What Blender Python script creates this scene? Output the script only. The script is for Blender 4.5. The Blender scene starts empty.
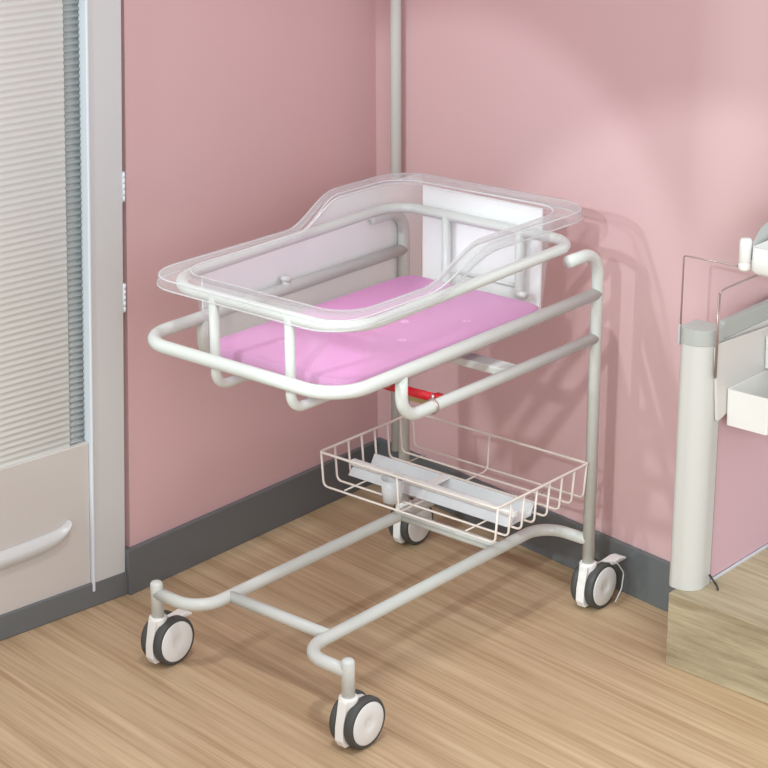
import bpy, bmesh, math
from mathutils import Vector, Matrix
S = bpy.context.scene
COL = S.collection
PI = math.pi

# ---------------------------------------------------------------- materials
def lin(r, g, b):
    f = lambda c: (c/255/12.92) if c/255 <= .04045 else ((c/255+.055)/1.055)**2.4
    return (f(r), f(g), f(b), 1)

def mat(name, col, rough=.4, metal=0, spec=.5, bump=None, coat=0):
    m = bpy.data.materials.new(name); m.use_nodes = True
    nt = m.node_tree; b = nt.nodes['Principled BSDF']
    b.inputs['Base Color'].default_value = col
    b.inputs['Roughness'].default_value = rough
    b.inputs['Metallic'].default_value = metal
    b.inputs['Specular IOR Level'].default_value = spec
    b.inputs['Coat Weight'].default_value = coat
    tc = nt.nodes.new('ShaderNodeTexCoord')
    nz = nt.nodes.new('ShaderNodeTexNoise'); nz.inputs['Scale'].default_value = bump[0] if bump else 60
    nz.inputs['Detail'].default_value = 3
    bp = nt.nodes.new('ShaderNodeBump'); bp.inputs['Strength'].default_value = bump[1] if bump else .01
    bp.inputs['Distance'].default_value = .002
    nt.links.new(tc.outputs['Object'], nz.inputs['Vector'])
    nt.links.new(nz.outputs['Fac'], bp.inputs['Height'])
    nt.links.new(bp.outputs['Normal'], b.inputs['Normal'])
    return m

def wood(name, dark, light, rough=.5, sx=55, sy=1.6, rot=.12):
    m = bpy.data.materials.new(name); m.use_nodes = True
    nt = m.node_tree; N = nt.nodes; L = nt.links; b = N['Principled BSDF']
    tc0 = N.new('ShaderNodeTexCoord'); tc = N.new('ShaderNodeMapping'); tc.inputs['Rotation'].default_value = (0, 0, rot)
    L.new(tc0.outputs['Object'], tc.inputs['Vector'])
    mp = N.new('ShaderNodeMapping'); mp.inputs['Scale'].default_value = (sx, sy, sx)
    nz = N.new('ShaderNodeTexNoise'); nz.inputs['Scale'].default_value = 1; nz.inputs['Detail'].default_value = 8
    nz.inputs['Roughness'].default_value = .70; nz.inputs['Distortion'].default_value = .35
    mp2 = N.new('ShaderNodeMapping'); mp2.inputs['Scale'].default_value = (sx*.22, sy*.8, sx*.22)
    n2 = N.new('ShaderNodeTexNoise'); n2.inputs['Scale'].default_value = 1; n2.inputs['Detail'].default_value = 4
    L.new(tc.outputs['Vector'], mp.inputs['Vector']); L.new(mp.outputs['Vector'], nz.inputs['Vector'])
    L.new(tc.outputs['Vector'], mp2.inputs['Vector']); L.new(mp2.outputs['Vector'], n2.inputs['Vector'])
    mx = N.new('ShaderNodeMix'); mx.inputs['Factor'].default_value = .42
    L.new(nz.outputs['Fac'], mx.inputs['A']); L.new(n2.outputs['Fac'], mx.inputs['B'])
    cr = N.new('ShaderNodeValToRGB')
    cr.color_ramp.elements[0].position = .37; cr.color_ramp.elements[0].color = dark
    cr.color_ramp.elements[1].position = .61; cr.color_ramp.elements[1].color = light
    L.new(mx.outputs['Result'], cr.inputs['Fac']); L.new(cr.outputs['Color'], b.inputs['Base Color'])
    bp = N.new('ShaderNodeBump'); bp.inputs['Strength'].default_value = .12; bp.inputs['Distance'].default_value = .001
    L.new(nz.outputs['Fac'], bp.inputs['Height']); L.new(bp.outputs['Normal'], b.inputs['Normal'])
    b.inputs['Roughness'].default_value = rough
    return m

def plastic(name, opacity, tint=(.99, .99, .99, 1), rough=.12, rim=.35, add=.5):
    """clear acrylic: transparent sheet with a milky body and bright glancing edges"""
    m = bpy.data.materials.new(name); m.use_nodes = True
    nt = m.node_tree; N = nt.nodes; L = nt.links
    b = N['Principled BSDF']; b.inputs['Base Color'].default_value = (.78, .78, .80, 1)
    b.inputs['Roughness'].default_value = rough
    tr = N.new('ShaderNodeBsdfTransparent'); tr.inputs['Color'].default_value = tint
    lw = N.new('ShaderNodeLayerWeight'); lw.inputs['Blend'].default_value = rim
    mr = N.new('ShaderNodeMapRange')
    mr.inputs['To Min'].default_value = opacity; mr.inputs['To Max'].default_value = min(1, opacity+add)
    L.new(lw.outputs['Facing'], mr.inputs['Value'])
    mx = N.new('ShaderNodeMixShader')
    L.new(mr.outputs['Result'], mx.inputs['Fac'])
    L.new(tr.outputs['BSDF'], mx.inputs[1]); L.new(b.outputs['BSDF'], mx.inputs[2])
    L.new(mx.outputs['Shader'], N['Material Output'].inputs['Surface'])
    return m

M = dict(
    wall=mat('pink_wall_paint', lin(214, 178, 180), .55, bump=(200, .05)),
    wallpanel=mat('pink_screen_laminate', lin(214, 178, 188), .45),
    white=mat('white_powder_coat', lin(205, 208, 204), .32, bump=(120, .02)),
    wirewhite=mat('cream_coated_wire', lin(222, 212, 204), .35),
    base=mat('grey_baseboard_vinyl', lin(104, 108, 110), .42),
    steel=mat('steel_wire', lin(178, 160, 158), .28, metal=.6),
    doorm=mat('warm_grey_door_laminate', lin(200, 195, 191), .45),
    frame=mat('silver_grey_door_frame', lin(204, 205, 205), .35, metal=.1),
    frameedge=mat('pale_frame_edge', lin(214, 220, 227), .3),
    gap=mat('dark_gap_backing', lin(60, 40, 42), .8),
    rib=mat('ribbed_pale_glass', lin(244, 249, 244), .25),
    ribshade=mat('ribbed_glass_shaded', lin(160, 167, 167), .3),
    tyre=mat('dark_grey_rubber', lin(72, 73, 72), .55),
    nylon=mat('white_nylon', lin(236, 236, 234), .35),
    hub=mat('pale_grey_hub_plastic', lin(228, 229, 229), .35),
    pink=mat('pink_mattress_cover', lin(212, 146, 196), .6, bump=(35, .25)),
    red=mat('red_plastic', lin(205, 22, 38), .35),
    brass=mat('dull_yellow_metal', lin(176, 160, 110), .4),
    post=mat('light_grey_plastic_post', lin(206, 206, 202), .4),
    cap=mat('mid_grey_rail', lin(178, 182, 178), .4),
    bin=mat('white_bin_plastic', lin(234, 234, 231), .35),
    plate=mat('off_white_plate', lin(216, 213, 208), .4),
    lead=mat('dark_cord', lin(58, 56, 52), .5),
    panelw=mat('white_added_backing', lin(243, 243, 243), .5),
    floor=wood('oak_floor', lin(164, 134, 101), lin(204, 179, 146), .45, 110, 1.8),
    plinth=wood('grey_oak_veneer', lin(142, 128, 102), lin(190, 177, 148), .5, 70, 2.5),
    clear=plastic('clear_acrylic', .01, rim=.2, add=.28),
    cleart=plastic('clear_acrylic_rim', .07, rim=.2, add=.4),
    edge=plastic('acrylic_edge', .42, rim=.3, add=.4),
    traym=plastic('milky_tray_plastic', .55),
)

# ---------------------------------------------------------------- mesh helpers
def link(name, bm, m, parent=None, smooth=True, bevel=0):
    me = bpy.data.meshes.new(name); bm.normal_update(); bm.to_mesh(me); bm.free()
    if isinstance(m, (list, tuple)):
        for k in m: me.materials.append(k)
    else: me.materials.append(m)
    if smooth:
        for p in me.polygons: p.use_smooth = True
    o = bpy.data.objects.new(name, me); COL.objects.link(o)
    if parent is not None: o.parent = parent
    if bevel:
        b = o.modifiers.new('bevel', 'BEVEL'); b.width = bevel; b.segments = 3; b.limit_method = 'ANGLE'
        w = o.modifiers.new('wn', 'WEIGHTED_NORMAL')
    return o

def fillet(pts, rad, closed=False, seg=10):
    pts = [Vector(p) for p in pts]; n = len(pts); out = []
    for i, p in enumerate(pts):
        r = rad[i] if isinstance(rad, (list, tuple)) else rad
        if (not closed and i in (0, n-1)) or r <= 0: out.append(p); continue
        a, b = pts[i-1], pts[(i+1) % n]
        u, v = (a-p).normalized(), (b-p).normalized()
        ang = u.angle(v)
        if abs(ang-PI) < 1e-3: out.append(p); continue
        d = min(r/math.tan(ang/2), (a-p).length*.499, (b-p).length*.499); r2 = d*math.tan(ang/2)
        c = p+(u+v).normalized()*(r2/math.sin(ang/2))
        s, e = p+u*d-c, p+v*d-c
        th = s.angle(e); ax = s.cross(e).normalized()
        for k in range(seg+1): out.append(c+Matrix.Rotation(th*k/seg, 3, ax)@s)
    return out

def tube(bm, pts, r, closed=False, rad=0, n=14, seg=10, caps=True):
    P = fillet(pts, rad, closed, seg) if rad else [Vector(p) for p in pts]
    Q = [P[0]]
    for p in P[1:]:
        if (p-Q[-1]).length > 1e-6: Q.append(p)
    if closed and (Q[0]-Q[-1]).length < 1e-6: Q.pop()
    P = Q; m = len(P)
    T = []
    for i in range(m):
        if closed: t = P[(i+1) % m]-P[i-1]
        else: t = P[min(i+1, m-1)]-P[max(i-1, 0)]
        T.append(t.normalized())
    up = Vector((0, 0, 1)) if abs(T[0].z) < .9 else Vector((1, 0, 0))
    nrm = (up-T[0]*up.dot(T[0])).normalized(); rings = []
    for i in range(m):
        if i: nrm = (nrm-T[i]*nrm.dot(T[i])).normalized()
        bn = T[i].cross(nrm)
        rings.append([bm.verts.new(P[i]+(nrm*math.cos(2*PI*k/n)+bn*math.sin(2*PI*k/n))*r) for k in range(n)])
    for i in range(m if closed else m-1):
        a, b = rings[i], rings[(i+1) % m]
        off = 0
        if closed and i == m-1:
            off = min(range(n), key=lambda o: (a[0].co-b[o].co).length)
        for k in range(n):
            bm.faces.new((a[k], a[(k+1) % n], b[(k+1+off) % n], b[(k+off) % n]))
    if caps and not closed:
        bm.faces.new(list(reversed(rings[0]))); bm.faces.new(rings[-1])
    return bm

def box(bm, x0, x1, y0, y1, z0, z1):
    v = [bm.verts.new((x, y, z)) for z in (z0, z1) for x, y in ((x0, y0), (x1, y0), (x1, y1), (x0, y1))]
    for f in ((3, 2, 1, 0), (4, 5, 6, 7), (0, 1, 5, 4), (1, 2, 6, 5), (2, 3, 7, 6), (3, 0, 4, 7)):
        bm.faces.new([v[i] for i in f])
    return bm

def prism(bm, poly, z0, z1):
    a = [bm.verts.new((x, y, z0)) for x, y in poly]; b = [bm.verts.new((x, y, z1)) for x, y in poly]
    n = len(poly)
    for i in range(n): bm.faces.new((a[i], a[(i+1) % n], b[(i+1) % n], b[i]))
    bm.faces.new(list(reversed(a))); bm.faces.new(b)
    return bm

def lathe(bm, prof, c, axis='z', n=32):
    """prof: (radius, height) pairs along the axis"""
    rings = []
    for r, h in prof:
        ring = []
        for k in range(n):
            a = 2*PI*k/n; p, q = r*math.cos(a), r*math.sin(a)
            ring.append(bm.verts.new({'z': (c[0]+p, c[1]+q, c[2]+h), 'y': (c[0]+p, c[1]+h, c[2]+q), 'x': (c[0]+h, c[1]+p, c[2]+q)}[axis]))
        rings.append(ring)
    for a, b in zip(rings, rings[1:]):
        for k in range(n): bm.faces.new((a[k], a[(k+1) % n], b[(k+1) % n], b[k]))
    bm.faces.new(list(reversed(rings[0]))); bm.faces.new(rings[-1])
    bmesh.ops.recalc_face_normals(bm, faces=bm.faces)
    return bm

def empty(name, loc=(0, 0, 0)):
    o = bpy.data.objects.new(name, None); o.location = loc; o.empty_display_size = .05; COL.objects.link(o); return o

def tag(o, label=None, cat=None, group=None, kind=None):
    if label: o['label'] = label
    if cat: o['category'] = cat
    if group: o['group'] = group
    if kind: o['kind'] = kind
    return o
nb = bmesh.new

# ---------------------------------------------------------------- the room
f = nb(); box(f, -2.6, 2.4, -2.6, 1.2, -.05, 0)
tag(link('floor', f, M['floor'], smooth=False), 'pale oak floor with fine grain', kind='structure')

LEAN = .051                                     # the door side of the room leans a little in the photograph
HT = 2.5
# left wall: inner face from (0.178,0.787) to the corner
yl = lambda x: .786+.012*(x-.17)
w = nb()
v = []
for z in (0.0, HT):
    x0 = .181+LEAN*z
    v += [w.verts.new((x0, yl(x0), z)), w.verts.new((1.02, yl(1.02), z)), w.verts.new((1.02, .95, z)), w.verts.new((x0, .95, z))]
for q in ((0, 1, 5, 4), (1, 2, 6, 5), (2, 3, 7, 6), (3, 0, 4, 7), (3, 2, 1, 0), (4, 5, 6, 7)): w.faces.new([v[i] for i in q])
bmesh.ops.recalc_face_normals(w, faces=w.faces)
tag(link('wall_left', w, M['wall'], smooth=False), 'smooth pink wall between door frame and corner', kind='structure')

# right wall: straight, then a rounded outer corner behind the grey post
def right_line(off=0):
    a = Vector((1.003, .79)); b = Vector((.853, -.13))
    d = (b-a).normalized(); nrm = Vector((d.y, -d.x))       # towards the room
    if nrm.x > 0: nrm = -nrm
    pts = [a+nrm*off, b+nrm*off]
    # arc turning towards +X
    R = .13+off; c = b-nrm*.13
    a0 = math.atan2(nrm.y, nrm.x); a1 = math.atan2(-1, 0)
    if a0 < 0: a0 += 2*PI
    a1 += 2*PI
    for k in range(1, 15):
        t = a0+(a1-a0)*k/14; pts.append(c+Vector((math.cos(t), math.sin(t)))*R)
    pts.append(Vector((2.35, c.y-R)))
    return [tuple(p) for p in pts]
rl = right_line()
w = nb(); prism(w, rl+[(2.35, .95), (1.003, .95)], 0, HT)
bmesh.ops.split_edges(w, edges=[e for e in w.edges if abs(e.verts[0].co.z-e.verts[1].co.z) < 1e-6])
bmesh.ops.recalc_face_normals(w, faces=w.faces)
tag(link('wall_right', w, M['wall'], smooth=False, bevel=0), 'smooth pink wall behind the bassinet trolley', kind='structure')
for p in bpy.data.objects['wall_right'].data.polygons:
    if abs(p.normal.z) < .5: p.use_smooth = True

# baseboards
BH = .104
w = nb()
pl = [(.17, yl(.17)-.012), (1.0, yl(1.0)-.012), (1.0, yl(1.0)+.01), (.17, yl(.17)+.01)]
prism(w, pl, 0, BH); bmesh.ops.recalc_face_normals(w, faces=w.faces)
tag(link('baseboard_left', w, M['base'], smooth=False, bevel=.002), 'dark grey vinyl baseboard under the left pink wall', kind='structure')
r0, r1 = right_line(-.004), right_line(.011)
w = nb(); prism(w, r1[:-1]+r0[:-1][::-1], 0, .11)
bmesh.ops.recalc_face_normals(w, faces=w.faces)
tag(link('baseboard_right', w, M['base'], smooth=False, bevel=.002), 'grey vinyl baseboard behind the trolley', kind='structure')

# door side: local coords u (to the left of the gap), z, depth out of the wall
D0 = Vector((.17, .787)); DD = Vector((-1, .112)).normalized(); DN = Vector((-DD.y, DD.x))
if DN.y > 0: DN = -DN
def dp(u, z, off=0):
    p = D0+DD*(u-LEAN*z)+DN*off
    return (p.x, p.y, z)
def dslab(bm, u0, u1, z0, z1, o0, o1):
    v = [bm.verts.new(dp(u, z, o)) for o in (o0, o1) for u, z in ((u0, z0), (u1, z0), (u1, z1), (u0, z1))]
    for q in ((3, 2, 1, 0), (4, 5, 6, 7), (0, 1, 5, 4), (1, 2, 6, 5), (2, 3, 7, 6), (3, 0, 4, 7)): bm.faces.new([v[i] for i in q])
    bmesh.ops.recalc_face_normals(bm, faces=bm.faces); return bm
w = nb(); dslab(w, -.03, 1.3, 0, HT, -.12, -.05)
tag(link('wall_door_side', w, M['gap'], smooth=False), 'dark recess behind the door and its frame', kind='structure')
w = nb(); dslab(w, -.002, 1.3, 0, .055, -.03, .004)
tag(link('baseboard_door', w, M['base'], smooth=False, bevel=.003), 'dark grey base strip under the door', kind='structure')
w = nb(); dslab(w, .004, .082, .036, HT, -.04, .003)
fr = tag(link('trim_1', w, M['frame'], smooth=False, bevel=.002), 'silver grey upright door frame', kind='structure')
w = nb(); dslab(w, .0822, .0895, .034, HT, -.04, .006)
link('frame_edge', w, M['frameedge'], fr, smooth=False, bevel=.003)['label'] = 'pale edge strip'
for za in (.655, .885):
    w = nb(); dslab(w, -.002, .005, za-.03, za+.03, -.03, .0035)
    for k in range(5): tube(w, [dp(.001, za-.03+.012*k+.001, .003), dp(.001, za-.03+.012*k+.011, .003)], .0026, n=10)
    link('hinge', w, M['frameedge'], fr, bevel=0)
# door leaf with a window opening
zt, zs_ = .385, .06
dr = empty('door_1', dp(.5, 0, 0)); tag(dr, 'warm grey door with ribbed glass and a moulded rail', kind='structure')
def dlink(name, bm, m, **k):
    o = link(name, bm, m, dr, **k); o.matrix_parent_inverse = Matrix.Translation(-dr.location); return o
w = nb()
dslab(w, .0900, 1.25, .050, .366, -.04, -.002)
dlink('lower_panel', w, M['doorm'], smooth=False, bevel=.002)
def ribs(u0, u1, z0, z1, pitch, amp, off):
    bm = nb(); n = int((z1-z0)/pitch); prev = None
    for i in range(n*6+1):
        z = z0+i*pitch/6; o = off+amp*math.cos(i*2*PI/6)
        cur = [bm.verts.new(dp(u0, z, o)), bm.verts.new(dp(u1, z, o)), bm.verts.new(dp(u0, z, off-.012)), bm.verts.new(dp(u1, z, off-.012))]
        if prev:
            bm.faces.new((prev[0], prev[1], cur[1], cur[0])); bm.faces.new((prev[1], prev[3], cur[3], cur[1])); bm.faces.new((prev[2], prev[0], cur[0], cur[2]))
        prev = cur
    bmesh.ops.recalc_face_normals(bm, faces=bm.faces); return bm
dlink('ribbed_glass', ribs(.1315, 1.24, .3662, HT-.1, .0129, .0011, -.010), M['rib'])
o = dlink('ribbed_glass_shade', ribs(.0900, .131, .368, HT-.1, .0129, .0025, -.018), M['ribshade']); o['label'] = 'ribbed strip with gap shade in its colour'  # shadow gap beside the glass, put into a darker grey colour
# moulded rail: flat tapered band with an upturned end
def rail(bm):
    path = [(1.2, .170), (.30, .176), (.20, .181), (.163, .188), (.150, .200), (.142, .212)]
    rings = []
    for i, (u, z) in enumerate(path):
        wd = .017 if i < 3 else (.014 if i == 3 else (.009 if i == 4 else .004))
        a = [dp(u, z+wd, .0), dp(u, z+wd*.4, .014), dp(u, z-wd*.5, .016), dp(u, z-wd*1.4, .006), dp(u, z-wd*1.6, -.004), dp(u, z+wd, -.004)]
        rings.append([bm.verts.new(p) for p in a])
    for a, b in zip(rings, rings[1:]):
        for k in range(6): bm.faces.new((a[k], a[(k+1) % 6], b[(k+1) % 6], b[k]))
    bm.faces.new(rings[-1]); bm.faces.new(rings[0][::-1])
    bmesh.ops.recalc_face_normals(bm, faces=bm.faces)
w = nb(); rail(w); o = dlink('door_rail', w, M['frame']); s = o.modifiers.new('s', 'SUBSURF'); s.levels = s.render_levels = 2

# white pipe in the wall corner
w = nb(); tube(w, [(.966, .705, .11), (.966, .705, HT)], .0125, n=20)
p_ = link('wall_pipe', w, M['white']); tag(p_, 'slim white vertical pipe in the pink wall corner', 'pipe')
for z in (.5, 1.5, 2.2):
    w = nb(); tube(w, [(.966, .705, z-.008), (.966, .705, z+.008)], .0145, n=20); box(w, .966, .990, .700, .710, z-.006, z+.006)
    link('pipe_clip', w, M['white'], p_)

# ---------------------------------------------------------------- trolley
L_, W_ = .752, .5015
TR = empty('bassinet_trolley', (0, 0, 0))
tag(TR, 'white tubular steel bassinet trolley on four casters in front of the pink walls', 'trolley')
RT = .0125
ZB = .154
def P(name, bm, m=None, parent=TR, **k): return link(name, bm, m or M['white'], parent, **k)

for s in (0, 1):                                # long base tubes, turned out at both ends to the stems
    yo, yi = (0, .118) if s == 0 else (W_, W_-.118)
    b = nb(); tube(b, [(0, yo, ZB), (0, yi, ZB), (L_, yi, ZB), (L_, yo, ZB)], RT, rad=.068, seg=14, n=18)
    P('base_tube', b)
for x in (.083, .60):
    b = nb(); tube(b, [(x, .118, ZB), (x, W_-.118, ZB)], RT*.95, n=18); P('base_crossbar', b)
for s in (0, 1):                                # rear uprights with a forward hook
    y = 0 if s == 0 else W_
    b = nb(); tube(b, [(L_, y, .100), (L_, y, .777), (.650, y, .777)], RT, rad=.05, seg=14, n=20)
    P('upright', b)
    b = nb(); lathe(b, [(RT, 0), (RT, .074), (RT*.8, .0785), (RT*.3, .0795)], (0, y, .1), 'z', 24); P('front_stem', b)
# tray bumper rail
TZ0, TZ1 = .6835, .690
b = nb(); tube(b, [(L_, 0, TZ1), (-.018, 0, TZ0), (-.018, W_, TZ0), (L_, W_, TZ1)], RT, rad=.075, seg=16, n=18)
P('bumper_rail', b)
for s in (0, 1):
    y = 0 if s == 0 else W_
    b = nb(); tube(b, [(.150, y, .684), (.150, y, .597), (L_, y, .597)], RT*.92, rad=.045, seg=14, n=18)
    P('lower_rail', b)
b = nb(); box(b, .468, .508, 0, W_, .586, .603); P('tray_crossbar', b, smooth=False, bevel=.003)
b = nb(); tube(b, [(.385, W_, .684), (.385, W_, .708)], .009, n=16); lathe(b, [(.011, 0), (.011, .006), (.008, .009)], (.385, W_, .704), 'z', 16); P('locating_pin', b)
b = nb(); lathe(b, [(.0145, 0), (.0145, .004)], (.235, 0, .597), 'x', 20); box(b, .2355, .2385, -.003, .003, .608, .620)
P('cable_clip', b, M['steel'])
# cradle ring and legs carrying the tub
RZ0, RZ1 = .785, .800
hw = .2325; cy = W_/2
b = nb(); tube(b, [(.034, cy-hw, RZ0), (.705, cy-hw, RZ1), (.705, cy+hw, RZ1), (.034, cy+hw, RZ0)], .0108, closed=True, rad=[.085, .06, .06, .085], seg=12, n=16)
P('cradle_ring', b)
for y in (.345, .156):
    b = nb(); tube(b, [(.030, y, RZ0), (.030, y, .612), (.702, y, .612), (.702, y, RZ1)], .0095, rad=.03, seg=10, n=16)
    P('cradle_leg', b)
b = nb(); tube(b, [(.702, .156, .685), (.702, .345, .685)], .0045, n=12); P('cradle_brace', b)
b = nb(); tube(b, [(.695, .132, .672), (.695, .156, .672)], .0075, n=12); P('cradle_knob', b)
# red tilt lever under the front of the tray
b = nb(); tube(b, [(.268, .014, .600), (.262, .16, .600)], .0085, n=14); box(b, .255, .276, .006, .020, .590, .609)
o = P('tilt_lever', b, M['red']); o['label'] = 'red lever handle'
b = nb(); box(b, .272, .30, .012, .085, .578, .590); P('lever_bracket', b, M['brass'], smooth=False, bevel=.002)['label'] = 'dull yellow bracket'
# white guard panels added as plain backing behind the far rail and head end
def slab(bm, pts, axis, a, b_):
    """pts: (s, z) outline; axis x -> plane along x at y=a..b_"""
    f0 = [bm.verts.new((s, a, z) if axis == 'x' else (a, s, z)) for s, z in pts]
    f1 = [bm.verts.new((s, b_, z) if axis == 'x' else (b_, s, z)) for s, z in pts]
    n = len(pts); bm.faces.new(f0); bm.faces.new(f1[::-1])
    for i in range(n): bm.faces.new((f0[i], f0[(i+1) % n], f1[(i+1) % n], f1[i]))
    bmesh.ops.recalc_face_normals(bm, faces=bm.faces)
def sm(a, b_, x):
    t = max(0, min(1, (x-a)/(b_-a))); return t*t*(3-2*t)
top = [(x/100, .782+.056*sm(.435, .57, x/100)) for x in range(17, 84, 2)]
b = nb(); slab(b, [(.17, .640), (.24, .605), (.83, .605)]+top[::-1], 'x', W_+.016, W_+.020)
P('added_backing', b, M['panelw'], smooth=False)['label'] = 'added white backing behind the far rail'
b = nb(); slab(b, [(.118, .630), (.425, .630), (.425, .848), (.118, .848)], 'y', .722, .726)
P('added_backing', b, M['panelw'], smooth=False)['label'] = 'added white backing at the head end'

# casters
def caster(x, y, ped, big=1.0):
    c = bpy.data.objects.new('caster', None); c.parent = TR; c.location = (x, y, 0); COL.objects.link(c)
    cx = .020; R = .05
    b = nb()
    prof = [(-.019, .101), (.017, .101), (.024, .094), (.045, .088), (.052, .074), (.055, .05), (.048, .028), (.03, .014), (.0, .009), (-.022, .010), (-.030, .024), (-.029, .05), (-.024, .075)]
    f0 = [b.verts.new((px, -.0115, pz)) for px, pz in prof]; f1 = [b.verts.new((px, .0085, pz)) for px, pz in prof]
    b.faces.new(f0); b.faces.new(f1[::-1]); n = len(prof)
    for i in range(n): b.faces.new((f0[i], f0[(i+1) % n], f1[(i+1) % n], f1[i]))
    bmesh.ops.recalc_face_normals(b, faces=b.faces)
    lathe(b, [(.014, 0), (.0185, .008), (.0185, .026), (.0165, .029)], (0, 0, .076), 'z', 24)
    o = link('caster_housing', b, M['nylon'], c, smooth=False, bevel=.003)
    for s in (-1, .78):
        b = nb()
        lathe(b, [(.036, s*.0115), (.047, s*.0115), (R, s*.0145), (R, s*.026), (.0475, s*.030), (.0425, s*.0308), (.041, s*.030), (.036, s*.029)], (cx, 0, R), 'y', 48)
        wh = link('wheel', b, M['tyre'], c)
        b = nb(); lathe(b, [(.0415, s*.026), (.0418, s*.0308), (.040, s*.0320), (.020, s*.0326), (.012, s*.0326), (.010, s*.0316), (.004, s*.0316)], (cx, 0, R), 'y', 48)
        h = link('hub_cap', b, M['hub'], c)
    if ped:
        b = nb()
        y1 = -.014 if ped > 0 else .014
        sy = -.006 if big < 1 else -.016
        pr = [(.026, .084), (.046, .086), (.070*big, .088), (.084*big, .0875), (.085*big, .092), (.068*big, .096), (.045, .094), (.024, .093)]
        for wdt in (1,):
            f0 = [b.verts.new((px, sy-.013-(.004 if i in (3, 4) else 0), pz)) for i, (px, pz) in enumerate(pr)]
            f1 = [b.verts.new((px, sy+.013, pz)) for px, pz in pr]
        b.faces.new(f0); b.faces.new(f1[::-1]); n = len(pr)
        for i in range(n): b.faces.new((f0[i], f0[(i+1) % n], f1[(i+1) % n], f1[i]))
        bmesh.ops.recalc_face_normals(b, faces=b.faces)
        link('brake_pedal', b, M['nylon'], c, smooth=False, bevel=.002)
    return c
caster(0, 0, 0); caster(0, W_, 1, .85); caster(L_, 0, 1, 1.12); caster(L_, W_, 1, .8)
# thin grey cord hanging over the rear right wheel
b = nb(); tube(b, [(.775, -.020, .103), (.800, -.040, .098), (.818, -.046, .070), (.812, -.046, .035), (.790, -.046, .012)], .0016, rad=.02, n=8)
tag(link('cord_loop', b, M['cap']), 'thin grey cord draped over the caster nearest the grey post', 'cord')

# ---------------------------------------------------------------- tub
def rrect(x0, x1, y0, y1, r, nc=8, ns=36):
    pts = []
    cs = [(x1-r, y0+r, -PI/2), (x1-r, y1-r, 0), (x0+r, y1-r, PI/2), (x0+r, y0+r, PI)]
    for i, (cx, cyy, a0) in enumerate(cs):
        for k in range(nc+1):
            a = a0+PI/2*k/nc; pts.append((cx+r*math.cos(a), cyy+r*math.sin(a)))
        nx = cs[(i+1) % 4]
        e = (nx[0]+r*math.cos(nx[2]), nx[1]+r*math.sin(nx[2])); s = pts[-1]
        m = ns if i in (1, 3) else ns
        for k in range(1, m): pts.append((s[0]+(e[0]-s[0])*k/m, s[1]+(e[1]-s[1])*k/m))
    return pts
def rimz(x, y):
    t = max(0, min(1, (y-.02)/.46))
    a, b_ = .250+.135*t, .420+.085*t
    s = sm(a, b_, x)
    return .807+.058*s-.006*sm(.6, .76, x)*t
TUB = empty('bassinet_tub', (.37, cy, .628))
tag(TUB, 'clear acrylic baby bassinet tub with a raised head end resting in the white cradle ring', 'bassinet')
def tl(name, bm, m, **k):
    o = link(name, bm, m, TUB, **k); o.matrix_parent_inverse = Matrix.Translation(-TUB.location); return o
b = nb()
lv = [(rrect(.095, .668, cy-.165, cy+.165, .05), .6275, 0), (rrect(.080, .682, cy-.180, cy+.180, .06), .6300, 0),
      (rrect(.074, .688, cy-.187, cy+.187, .062), .640, 0)]
ring_top = rrect(.050, .695, cy-.212, cy+.212, .066)
loops = []
for pts, z, _ in lv: loops.append([b.verts.new((x, y, z)) for x, y in pts])
base = lv[-1][0]
for t in (.25, .5, .75, .96):
    loops.append([b.verts.new((p[0]+(q[0]-p[0])*t, p[1]+(q[1]-p[1])*t, .64+(rimz(*q)-.64)*t)) for p, q in zip(base, ring_top)])
for a, c in zip(loops, loops[1:]):
    n = len(a)
    for k in range(n): b.faces.new((a[k], a[(k+1) % n], c[(k+1) % n], c[k]))
b.faces.new(loops[0][::-1])
o = tl('basin', b, M['clear']); s = o.modifiers.new('t', 'SOLIDIFY'); s.thickness = .003; s.offset = 0
b = nb()
l1 = [(p[0]+(q[0]-p[0])*.96, p[1]+(q[1]-p[1])*.96) for p, q in zip(base, ring_top)]
outer = rrect(-.006, .748, cy-.243, cy+.243, .075)
lip = rrect(-.010, .751, cy-.246, cy+.246, .078)
loops = [[b.verts.new((x, y, .64+(rimz(*q)-.64)*.96)) for (x, y), q in zip(l1, ring_top)]]
for fr_, dz, tgt in ((.08, .002, outer), (.45, .005, outer), (.9, .004, outer), (1, .001, outer)):
    loops.append([b.verts.new((q[0]+(o_[0]-q[0])*fr_, q[1]+(o_[1]-q[1])*fr_, rimz(*q)+dz)) for q, o_ in zip(ring_top, tgt)])
loops.append([b.verts.new((o_[0], o_[1], rimz(*q)-.016)) for q, o_ in zip(ring_top, lip)])
for a, c in zip(loops, loops[1:]):
    n = len(a)
    for k in range(n): b.faces.new((a[k], a[(k+1) % n], c[(k+1) % n], c[k]))
o = tl('rim', b, M['cleart']); s = o.modifiers.new('t', 'SOLIDIFY'); s.thickness = .0035; s.offset = 0
b = nb(); tube(b, [(x, y, rimz(*q)+.001) for (x, y), q in zip(ring_top, ring_top)], .0017, closed=True, n=8)
tl('inner_rim_edge', b, M['edge'])
b = nb(); tube(b, [(o_[0], o_[1], rimz(*q)+.001) for q, o_ in zip(ring_top, outer)], .0016, closed=True, n=8)
tl('outer_rim_edge', b, M['edge'])
b = nb(); tube(b, [(o_[0], o_[1], rimz(*q)-.016) for q, o_ in zip(ring_top, lip)], .0018, closed=True, n=8)
tl('lower_rim_edge', b, M['edge'])
b = nb(); box(b, .708, .728, .12, .44, .8665, .872); tl('name_card_slot', b, M['cleart'], smooth=False, bevel=.002)

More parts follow.
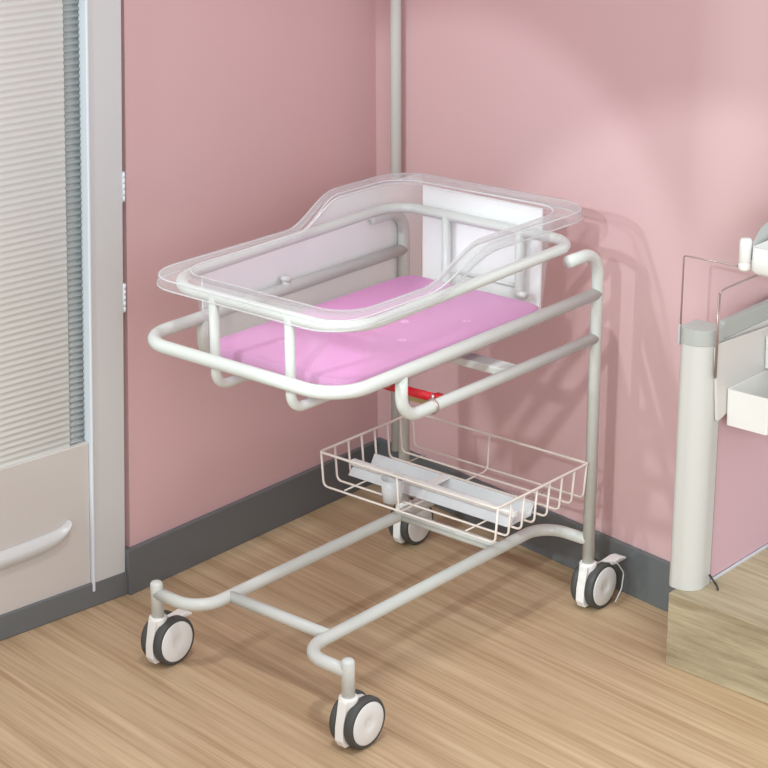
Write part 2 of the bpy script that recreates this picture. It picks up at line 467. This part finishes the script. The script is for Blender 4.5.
# mattress
b = nb()
lo = [(rrect(.092, .672, cy-.170, cy+.170, .03), .6305), (rrect(.084, .681, cy-.178, cy+.178, .036), .636), (rrect(.082, .682, cy-.179, cy+.179, .038), .652),
      (rrect(.084, .680, cy-.177, cy+.177, .036), .6635), (rrect(.090, .675, cy-.172, cy+.172, .03), .667)]
loops = [[b.verts.new((x, y, z)) for x, y in pts] for pts, z in lo]
for a, c in zip(loops, loops[1:]):
    n = len(a)
    for k in range(n): b.faces.new((a[k], a[(k+1) % n], c[(k+1) % n], c[k]))
b.faces.new(loops[0][::-1]); b.faces.new(loops[-1])
mt = link('mattress', b, M['pink']); tag(mt, 'thin pink mattress pad lying in the clear tub', 'mattress')
# faint flower outlines printed on the cover
fm = mat('pale_pink_print', lin(236, 184, 218), .6)
for x, y in ((.33, .15), (.50, .13), (.18, .32), (.60, .30), (.42, .22)):
    b = nb(); pts = []
    for k in range(40):
        a = 2*PI*k/40; q = .0085*(.72+.28*math.cos(5*a)); pts.append((x+q*math.cos(a), y+q*math.sin(a), .6673))
    tube(b, pts, .0006, closed=True, n=6)
    link('flower_print', b, fm, mt)['label'] = 'paler flower print'

# ---------------------------------------------------------------- wire basket
BX0, BX1, BY0, BY1, BZ0, BZ1 = .432, .7355, -.002, .460, .255, .331
BK = empty('wire_basket', ((BX0+BX1)/2, (BY0+BY1)/2, BZ0)); tag(BK, 'shallow cream wire basket hung between the rear uprights', 'basket')
def kl(name, bm, m=M['wirewhite'], **k):
    o = link(name, bm, m, BK, **k); o.matrix_parent_inverse = Matrix.Translation(-BK.location); return o
b = nb(); tube(b, [(BX0, BY0, BZ1), (BX1, BY0, BZ1), (BX1, BY1, BZ1), (BX0, BY1, BZ1)], .0028, closed=True, rad=.008, seg=5, n=10)
kl('rim_wire', b)
nU = 8
for i in range(nU):
    x = BX0+.004+(BX1-BX0-.008)*i/(nU-1)
    b = nb(); tube(b, [(x, BY0, BZ1), (x, BY0+.006, BZ0), (x, BY1-.006, BZ0), (x, BY1, BZ1)], .0024, rad=.012, seg=6, n=8); kl('cross_wire', b)
b = nb(); tube(b, [(BX0, cy, BZ1), (BX0+.006, cy, BZ0-.004), (BX1-.006, cy, BZ0-.004), (BX1, cy, BZ1)], .0020, rad=.014, seg=6, n=8); kl('long_wire', b)
for y in (.09, .41):
    b = nb(); tube(b, [(BX0+.02, y, BZ0-.004), (BX1-.02, y, BZ0-.004)], .0018, n=8); kl('long_wire', b)
for y in (BY0, BY1):
    b = nb(); yy = 0.0 if y < .2 else W_
    tube(b, [(BX1-.01, y, BZ1), (L_-.011, yy+(.0 if yy == 0 else -.008), BZ1)], .003, n=8); kl('hanger', b)
# milky tray lying in it
TY = empty('plastic_tray', (.55, .25, .258)); tag(TY, 'long milky plastic tray with bright white edges lying in the wire basket', 'tray')
def yl_(name, bm, m, **k):
    o = link(name, bm, m, TY, **k); o.matrix_parent_inverse = Matrix.Translation(-TY.location); return o
b = nb()
sec = [(.506, .2585), (.582, .2585), (.594, .281), (.590, .281), (.579, .2615), (.518, .2615), (.5335, .281), (.5285, .281)]
f0 = [b.verts.new((x, .026, z)) for x, z in sec]; f1 = [b.verts.new((x, .448, z)) for x, z in sec]
b.faces.new(f0); b.faces.new(f1[::-1])
for i in range(8): b.faces.new((f0[i], f0[(i+1) % 8], f1[(i+1) % 8], f1[i]))
bmesh.ops.recalc_face_normals(b, faces=b.faces); yl_('tray_body', b, M['traym'], smooth=False)
b = nb(); box(b, .516, .530, .020, .452, .277, .289); yl_('tray_edge', b, M['nylon'], smooth=False, bevel=.002)
b = nb(); box(b, .528, .595, .240, .262, .279, .283); yl_('tray_clip', b, M['nylon'], smooth=False, bevel=.001)
b = nb(); 
lathe(b, [(.020, 0), (.024, .050), (.0225, .050), (.0185, .003)], (.462, .288, .258), 'z', 24)
cb = link('clear_cup', b, M['traym']); tag(cb, 'small clear plastic cup standing in the wire basket', 'cup')

# ---------------------------------------------------------------- plinth, post, screen on the right
b = nb(); prism(b, [(.643, -.266), (.612, -.95), (1.45, -.99), (1.45, -.266)], 0, .157)
bmesh.ops.recalc_face_normals(b, faces=b.faces)
tag(link('wooden_platform', b, M['plinth'], smooth=False, bevel=.002), 'low grey oak platform at the right carrying the grey corner post', 'platform')
SC = empty('bedside_screen', (.70, -.275, .157)); tag(SC, 'half-height pink screen with a grey corner post standing on the wooden platform', 'screen')
def sl(name, bm, m, **k):
    o = link(name, bm, m, SC, **k); o.matrix_parent_inverse = Matrix.Translation(-SC.location); return o
PX0, PX1, PYc = .664, .728, -.2725
def dpoly(e=0):                                 # D-shaped post section, round towards the camera
    pts = [(PX1+.002, -.305-e)]
    for k in range(0, 13):
        a = PI*1.5-PI/2*k/12
        pts.append((.702+(.036+e)*math.cos(a), -.274+(.034+e)*math.sin(a)))
    for k in range(0, 7):
        a = PI-PI/2*k/6; pts.append((.684+(.018+e)*math.cos(a), -.262+(.018+e)*math.sin(a)))
    pts.append((PX1+.002, -.244+e))
    return pts
b = nb(); prism(b, dpoly(), .157, .662); bmesh.ops.recalc_face_normals(b, faces=b.faces)
sl('corner_post', b, M['post'], bevel=.001)
b = nb(); prism(b, dpoly(.0012), .662, .692); bmesh.ops.recalc_face_normals(b, faces=b.faces)
sl('post_cap', b, M['cap'], bevel=.001)['label'] = 'mid grey cap band'
b = nb(); box(b, .741, 1.30, -.300, -.272, .162, .656); sl('panel', b, M['wallpanel'], smooth=False, bevel=.0015)
b = nb(); box(b, .7305, 1.30, -.3045, -.290, .663, .698); sl('cap_rail', b, M['cap'], smooth=False, bevel=.002)['label'] = 'mid grey rail'
b = nb(); box(b, .7305, 1.30, -.3035, -.285, .590, .6625); sl('rail_skirt', b, M['plate'], smooth=False, bevel=.002)['label'] = 'off-white skirt under the rail'
b = nb(); box(b, .738, 1.30, -.304, -.300, .157, .1615); sl('bottom_bead', b, M['frameedge'], smooth=False)
b = nb(); tube(b, [(.721, -.309, .180), (.716, -.322, .172), (.724, -.325, .161), (.712, -.335, .159)], .0022, rad=.006, n=8)
tag(link('cable_stub', b, M['lead']), 'tiny dark curled cable end at the foot of the grey post', 'cable')

# plate with bins
HD = empty('bin_holder', (.85, -.31, .5)); tag(HD, 'off-white plate hooked on the screen rail behind the lower white bin', 'holder')
b = nb()
pl_ = fillet([(.688, 0, .665), (.708, 0, .505), (.745, 0, .515), (1.10, 0, .50), (1.10, 0, .640)], [.012, .006, .004, .004, .02], closed=True, seg=5)
slab(b, [(p.x, p.z) for p in pl_], 'x', -.3145, -.3085)
o = link('back_plate', b, M['plate'], HD, smooth=False, bevel=.0015); o.matrix_parent_inverse = Matrix.Translation(-HD.location)
def bin_(name, x0, x1, y0, y1, z0, z1, tp=.01, r=.006, th=.003):
    bm = nb()
    L4 = [(x0+tp, x1-tp, y0+tp, y1, z0), (x0, x1, y0, y1, z1), (x0+th, x1-th, y0+th, y1-th, z1), (x0+tp+th, x1-tp-th, y0+tp+th, y1-th, z0+th)]
    loops = [[bm.verts.new((x, y, l[4])) for x, y in rrect(l[0], l[1], l[2], l[3], r, 4, 2)] for l in L4]
    for a, c in zip(loops, loops[1:]):
        n = len(a)
        for k in range(n): bm.faces.new((a[k], a[(k+1) % n], c[(k+1) % n], c[k]))
    bm.faces.new(loops[0][::-1]); bm.faces.new(loops[-1])
    bmesh.ops.recalc_face_normals(bm, faces=bm.faces)
    return link(name, bm, M['bin'], smooth=False)
tag(bin_('storage_bin', .735, 1.02, -.408, -.3155, .492, .566, .004, .004), 'open white storage bin on the plate beside the grey post, the lower one', 'bin', 'white bins on the screen')
tag(bin_('storage_bin', .868, 1.10, -.372, -.3155, .572, .637, .004, .004), 'white storage bin at the picture edge, just above the lower open bin', 'bin', 'white bins on the screen')

# wire bracket and hanging tray above
WB = empty('wire_bracket', (.688, -.242, .66)); tag(WB, 'thin steel wire bracket rising from the left side of the grey post', 'bracket')
b = nb(); tube(b, [(.688, -.2355, .655), (.688, -.2355, .825), (.690, -.352, .826)], .0017, rad=.004, seg=4, n=8)
o = link('bracket_wire', b, M['steel'], WB); o.matrix_parent_inverse = Matrix.Translation(-WB.location)
b = nb(); box(b, .684, .692, -.2375, -.2325, .650, .690); o = link('bracket_plate', b, M['frame'], WB, smooth=False, bevel=.001); o.matrix_parent_inverse = Matrix.Translation(-WB.location)
b = nb()
for dx in (0, .005): tube(b, [(.688+dx, -.315, .600), (.682+dx, -.318, .768)], .0016, n=8)
tube(b, [(.684, -.318, .768), (.70, -.318, .773), (.96, -.318, .773)], .0019, rad=.005, n=8)
tag(link('wire_rod', b, M['steel']), 'bent steel rod running from the bin plate to the picture edge', 'rod')
HT_ = empty('hanging_tray', (.75, -.41, .82)); tag(HT_, 'white rounded tray on a short round peg held above the screen', 'tray')
def hl(name, bm, m, **k):
    o = link(name, bm, m, HT_, **k); o.matrix_parent_inverse = Matrix.Translation(-HT_.location); return o
b = nb(); lathe(b, [(.010, 0), (.0115, .004), (.0115, .012), (.0105, .014), (.0105, .0155), (.0115, .017), (.0115, .054), (.009, .060)], (.692, -.3625, .820), 'z', 24); hl('mounting_peg', b, M['nylon'])
b = nb()
L4 = [(.690, 1.0, -.60, -.382, .816, .012), (.684, 1.0, -.61, -.377, .824, .012), (.684, 1.0, -.61, -.377, .868, .012), (.688, 1.0, -.606, -.381, .868, .009), (.692, 1.0, -.60, -.386, .826, .008)]
loops = [[b.verts.new((x, y, l[4])) for x, y in rrect(l[0], l[1], l[2], l[3], l[5], 8, 4)] for l in L4]
for a, c in zip(loops, loops[1:]):
    n = len(a)
    for k in range(n): b.faces.new((a[k], a[(k+1) % n], c[(k+1) % n], c[k]))
b.faces.new(loops[0][::-1]); b.faces.new(loops[-1]); bmesh.ops.recalc_face_normals(b, faces=b.faces)
hl('tray_body', b, M['bin'])
b = nb()                                        # raised curved back of the tray
pth = [(.700, -.3745), (.73, -.372), (.78, -.372), (.95, -.375)]
h = [.872, .893, .905, .91]
fa = [b.verts.new((x, y, .840)) for x, y in pth]; fb = [b.verts.new((x, y, z)) for (x, y), z in zip(pth, h)]
fc = [b.verts.new((x, y+.003, .840)) for x, y in pth]; fd = [b.verts.new((x, y+.003, z)) for (x, y), z in zip(pth, h)]
for i in range(3):
    b.faces.new((fa[i], fa[i+1], fb[i+1], fb[i])); b.faces.new((fc[i+1], fc[i], fd[i], fd[i+1])); b.faces.new((fb[i], fb[i+1], fd[i+1], fd[i])); b.faces.new((fa[i+1], fa[i], fc[i], fc[i+1]))
b.faces.new((fa[0], fb[0], fd[0], fc[0])); b.faces.new((fa[3], fc[3], fd[3], fb[3]))
bmesh.ops.recalc_face_normals(b, faces=b.faces); hl('tray_back', b, M['cap'])['label'] = 'grey raised back'

# ---------------------------------------------------------------- camera
C = (-2.3669, -2.1274, 1.8501); yaw, pit, rol, fpx = .7111, .3454, -.0043, 1977.4314
fw = Vector((math.cos(pit)*math.cos(yaw), math.cos(pit)*math.sin(yaw), -math.sin(pit)))
rt = Vector((math.sin(yaw), -math.cos(yaw), 0)); up = rt.cross(fw)
r2 = rt*math.cos(rol)+up*math.sin(rol); u2 = -rt*math.sin(rol)+up*math.cos(rol)
cam = bpy.data.cameras.new('camera'); co = bpy.data.objects.new('camera', cam); COL.objects.link(co)
co.matrix_world = Matrix(((r2.x, u2.x, -fw.x, C[0]), (r2.y, u2.y, -fw.y, C[1]), (r2.z, u2.z, -fw.z, C[2]), (0, 0, 0, 1)))
cam.sensor_width = 36; cam.lens = fpx/768*36; cam.clip_start = .05
S.camera = co

# ---------------------------------------------------------------- light
def aim(o, t):
    d = Vector(t)-o.location; o.rotation_euler = d.to_track_quat('-Z', 'Y').to_euler()
def area(name, loc, tgt, size, power, col=(1, 1, 1)):
    l = bpy.data.lights.new(name, 'AREA'); l.size = size; l.energy = power; l.color = col; l.shape = 'DISK'
    o = bpy.data.objects.new(name, l); o.location = loc; COL.objects.link(o); aim(o, tgt); return o
def spot(name, loc, tgt, deg, power, rad, blend, col=(1, 1, 1)):
    l = bpy.data.lights.new(name, 'SPOT'); l.energy = power; l.spot_size = math.radians(deg); l.spot_blend = blend
    l.shadow_soft_size = rad; l.color = col
    o = bpy.data.objects.new(name, l); o.location = loc; COL.objects.link(o); aim(o, tgt); return o
spot('ceiling_lamp', (-.47, -.37, 2.6), (.05, .02, 0), 50, 62, .09, .5, (1, .97, .94))
spot('wall_spot_far', (-2.3, .55, 2.0), (.95, .50, .40), 24.5, 112, .05, .10, (.84, 1, 1))
spot('wall_spot_near', (-2.3, -1.0, 2.0), (.86, -.20, .32), 23.5, 134, .05, .10, (.84, 1, 1))
area('soft_fill', (-2.0, -3.2, 2.0), (.2, .6, .5), 1.6, 34, (1, .97, .95))  # unseen fill lamp, added to brighten the left wall and far backing
w = bpy.data.worlds.new('world'); S.world = w; w.use_nodes = True
bg = w.node_tree.nodes['Background']; bg.inputs['Color'].default_value = (.97, .98, 1, 1); bg.inputs['Strength'].default_value = 1.02

S.view_settings.view_transform = 'Standard'; S.view_settings.look = 'None'
S.view_settings.gamma = 1; S.view_settings.exposure = 0; S.view_settings.use_curve_mapping = False
